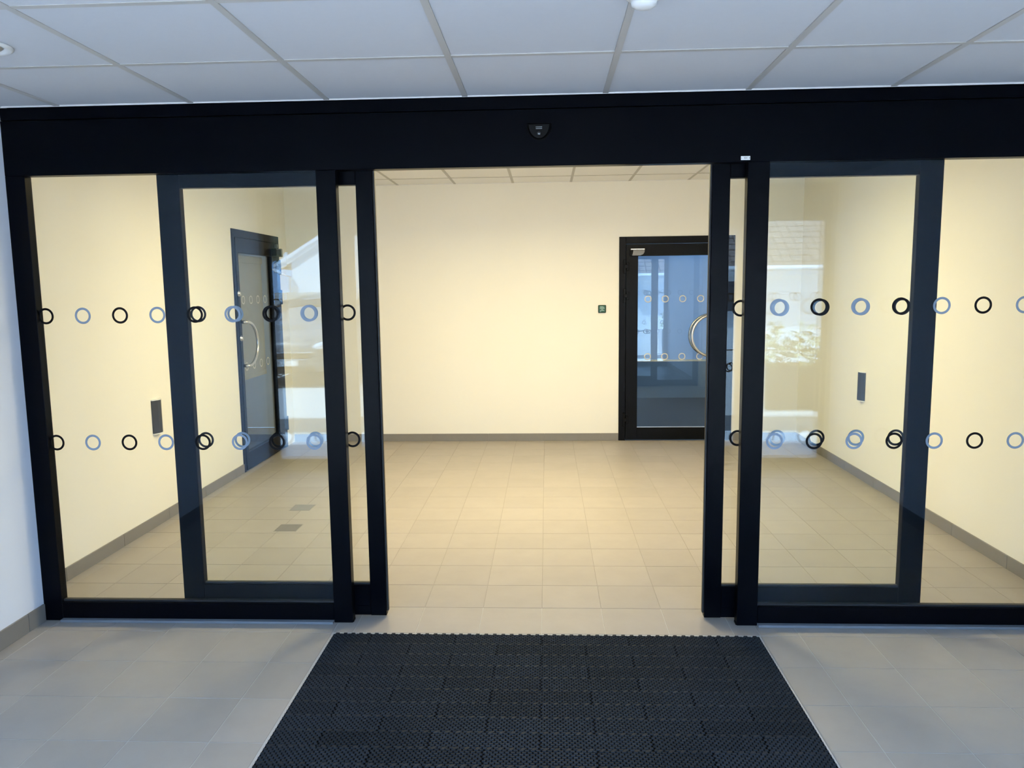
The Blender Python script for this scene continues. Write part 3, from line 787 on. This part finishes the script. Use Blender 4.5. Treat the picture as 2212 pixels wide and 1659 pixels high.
tag(box('bollard', 2.76, 2.88, -6.8, -6.68, -.03, .6, M['fascia'], None, .015), 'short white bollard beside the dark planter mirrored in the right glass', 'bollard')

# white gabled house across the street, mirrored on the left
def gable_house(x0, x1, y0, y1, ze, zr):
    root = empty('gabled_house', ((x0 + x1) / 2, y1, 0)); tag(root, 'white gabled house with white bargeboards mirrored in the left glass', 'house')
    xm = (x0 + x1) / 2; hx = (x1 - x0) / 2; D = y0 - y1
    def prism(name, pts, d0, d1, m, parent=root):
        bm = bmesh.new(); a = [bm.verts.new((x, d0, z)) for x, z in pts]; b = [bm.verts.new((x, d1, z)) for x, z in pts]
        bm.faces.new(a); bm.faces.new(b[::-1])
        for i in range(len(pts)): bm.faces.new((a[i], a[(i + 1) % len(pts)], b[(i + 1) % len(pts)], b[i]))
        bmesh.ops.recalc_face_normals(bm, faces=bm.faces)
        return finish(name, bm, m, parent)
    prism('wall', [(-hx + .5, 0), (hx - .5, 0), (hx - .5, ze + .28), (0, zr - .05), (-hx + .5, ze + .28)], 0, D, M['render_white'])
    for s in (-1, 1):
        prism('roof_slope', [(s * hx, ze), (0, zr), (0, zr + .12), (s * hx, ze + .12)], .03, D - .35, M['roof_tile'])
        prism('bargeboard', [(s * (hx + .02), ze - .12), (0, zr - .14), (0, zr + .02), (s * (hx + .02), ze + .03)], .031, .05, M['fascia'])
        prism('bargeboard', [(s * (hx + .02), ze + .03), (0, zr + .03), (0, zr + .14), (s * (hx + .02), ze + .14)], .031, .075, M['fascia'])
        tube('gutter_pipe', [(s * hx, .2, ze), (s * (hx - .2), .15, ze - .15), (s * (hx - .46), .05, ze - .25), (s * (hx - .46), .05, 0)], .045, M['fascia'], root, 10)
    return root
gable_house(-8.35, -1.0, -27, -20.3, 2.30, 4.55)
# tiled bungalow, mirrored on the right
bh = empty('bungalow', (8.2, -16.3, 0)); tag(bh, 'white bungalow with brown tiled roof mirrored in the right glass', 'house')
boxes('wall', [(-5, 5, -6, 0, 0, 2.05)], M['render_white'], bh)
for x in (-3.2, -.6, 2.4):
    f = boxes('window', [(x - .6, x + .6, 0, .04, .9, 1.8)], M['fascia'], bh, .01)
    boxes('pane', [(x - .52, x - .04, .04, .05, .98, 1.72), (x + .04, x + .52, .04, .05, .98, 1.72)], M['carglass'], f)
bm = bmesh.new()
th = math.radians(34)
for r in range(14):                                                     # courses of roof tiles, each a step proud of the next
    d0 = .28 - r * .24; z0 = 2.02 + r * .24 * math.tan(th)
    nn = 44
    for k in range(nn):
        xa = -5.5 + 11.0 * k / nn; xb = xa + 11.0 / nn - .02
        o = .02 * ((k + r) % 2)
        v = [bm.verts.new(p) for p in ((xa, d0, z0 + .02 + o), (xb, d0, z0 + .02 + o), (xb, d0 - .26, z0 + .26 * math.tan(th)), (xa, d0 - .26, z0 + .26 * math.tan(th)),
             (xa, d0, z0 - .04), (xb, d0, z0 - .04), (xb, d0 - .26, z0 - .06 + .26 * math.tan(th)), (xa, d0 - .26, z0 - .06 + .26 * math.tan(th)))]
        for f in ((0, 1, 2, 3), (4, 7, 6, 5), (0, 4, 5, 1), (1, 5, 6, 2), (2, 6, 7, 3), (3, 7, 4, 0)): bm.faces.new([v[i] for i in f])
bmesh.ops.recalc_face_normals(bm, faces=bm.faces)
tag(finish('roof_tiles', bm, M['roof_tile'], bh), kind='stuff')
box('roof_back', -5.5, 5.5, -6.2, -2.8, 2.05, 4.2, M['roof_tile'], bh)
boxes('fascia_board', [(-5.5, 5.5, .22, .28, 1.86, 2.0)], M['fascia'], bh, .01)
tube('gutter', [(-5.5, .35, 2.04), (5.5, .35, 2.04)], .06, M['fascia'], bh, 10)
boxes('soffit', [(-5.5, 5.5, 0, .22, 1.88, 1.92)], M['fascia'], bh)
# fence behind the silver car
fr = empty('picket_fence', (-7.5, -16.0, 0)); tag(fr, 'grey wooden picket fence mirrored behind the silver car', 'fence')
bm = bmesh.new(); abox(bm, -.055, .055, -.012, .012, .05, 1.58, .004); pm = bpy.data.meshes.new('picket'); bm.to_mesh(pm); bm.free(); pm.materials.append(M['fence'])
for k in range(44): inst('picket', pm, (-3.1 + k * .14, 0, random.uniform(-.01, .01)), fr)
box('rail', -3.2, 3.1, -.05, -.012, .4, .5, M['fence'], fr); box('rail', -3.2, 3.1, -.05, -.012, 1.2, 1.3, M['fence'], fr)
for k in range(4): box('fence_post', -3.2 + k * 2.05, -3.1 + k * 2.05, -.13, -.05, 0, 1.5, M['fence'], fr)
# tree behind the white house, and one more
def tree(label, x, y, h, r, seed):
    rnd = random.Random(seed)
    root = empty('tree', (x, y, 0)); tag(root, label, 'tree')
    tube('trunk', [(0, 0, 0), (.05, .02, h * .3), (-.03, .05, h * .6), (.02, 0, h * .85)], .16, M['bark'], root, 10)
    for k in range(6):
        a = k * PI / 3; tube('branch', [(0, 0, h * (.35 + .06 * k)), (math.cos(a) * r * .5, math.sin(a) * r * .5, h * (.5 + .05 * k))], .05, M['bark'], root, 8)
    bm = bmesh.new()
    cl = [(rnd.uniform(-1, 1) * r * .6, rnd.uniform(-1, 1) * r * .6, h * rnd.uniform(.45, 1.0)) for _ in range(22)]
    for c in cl:
        m4 = Matrix.Translation(Vector(c)) @ Matrix.Diagonal((rnd.uniform(.8, 1.1), rnd.uniform(.8, 1.1), rnd.uniform(.6, .9), 1))
        g = bmesh.ops.create_icosphere(bm, subdivisions=2, radius=r * .33, matrix=m4)
        for v in g['verts']: v.co += Vector((rnd.gauss(0, 1), rnd.gauss(0, 1), rnd.gauss(0, 1))) * r * .035
    for k in range(3600):
        c = rnd.choice(cl); d = Vector((rnd.gauss(0, 1), rnd.gauss(0, 1), rnd.gauss(0, .8))).normalized() * r * .38 * rnd.random() ** .4
        p = Vector(c) + d; s = rnd.uniform(.08, .17)
        u = Vector((rnd.gauss(0, 1), rnd.gauss(0, 1), rnd.gauss(0, 1))).normalized(); v = u.orthogonal().normalized()
        q = [bm.verts.new(p + s * (a * u + b * v * .6)) for a, b in ((-1, 0), (0, -1), (1, 0), (0, 1))]
        bm.faces.new(q)
    tag(finish('foliage', bm, M['leaf'], root), kind='stuff')
tree('green leafy tree mirrored above the white house roof', -10.4, -24.0, 7.0, 2.6, 3)
tree('dark tree mirrored above the bungalow roof', 15.0, -29.0, 7.5, 3.0, 5)
tree('green tree mirrored behind the picket fence', -12.5, -19.0, 5.5, 2.2, 9)
tree('tall green tree mirrored behind the white house', -18.0, -30.0, 9.5, 4.2, 21)
tree('broad green tree mirrored behind the white house', -8.0, -36.0, 10.0, 4.2, 22)
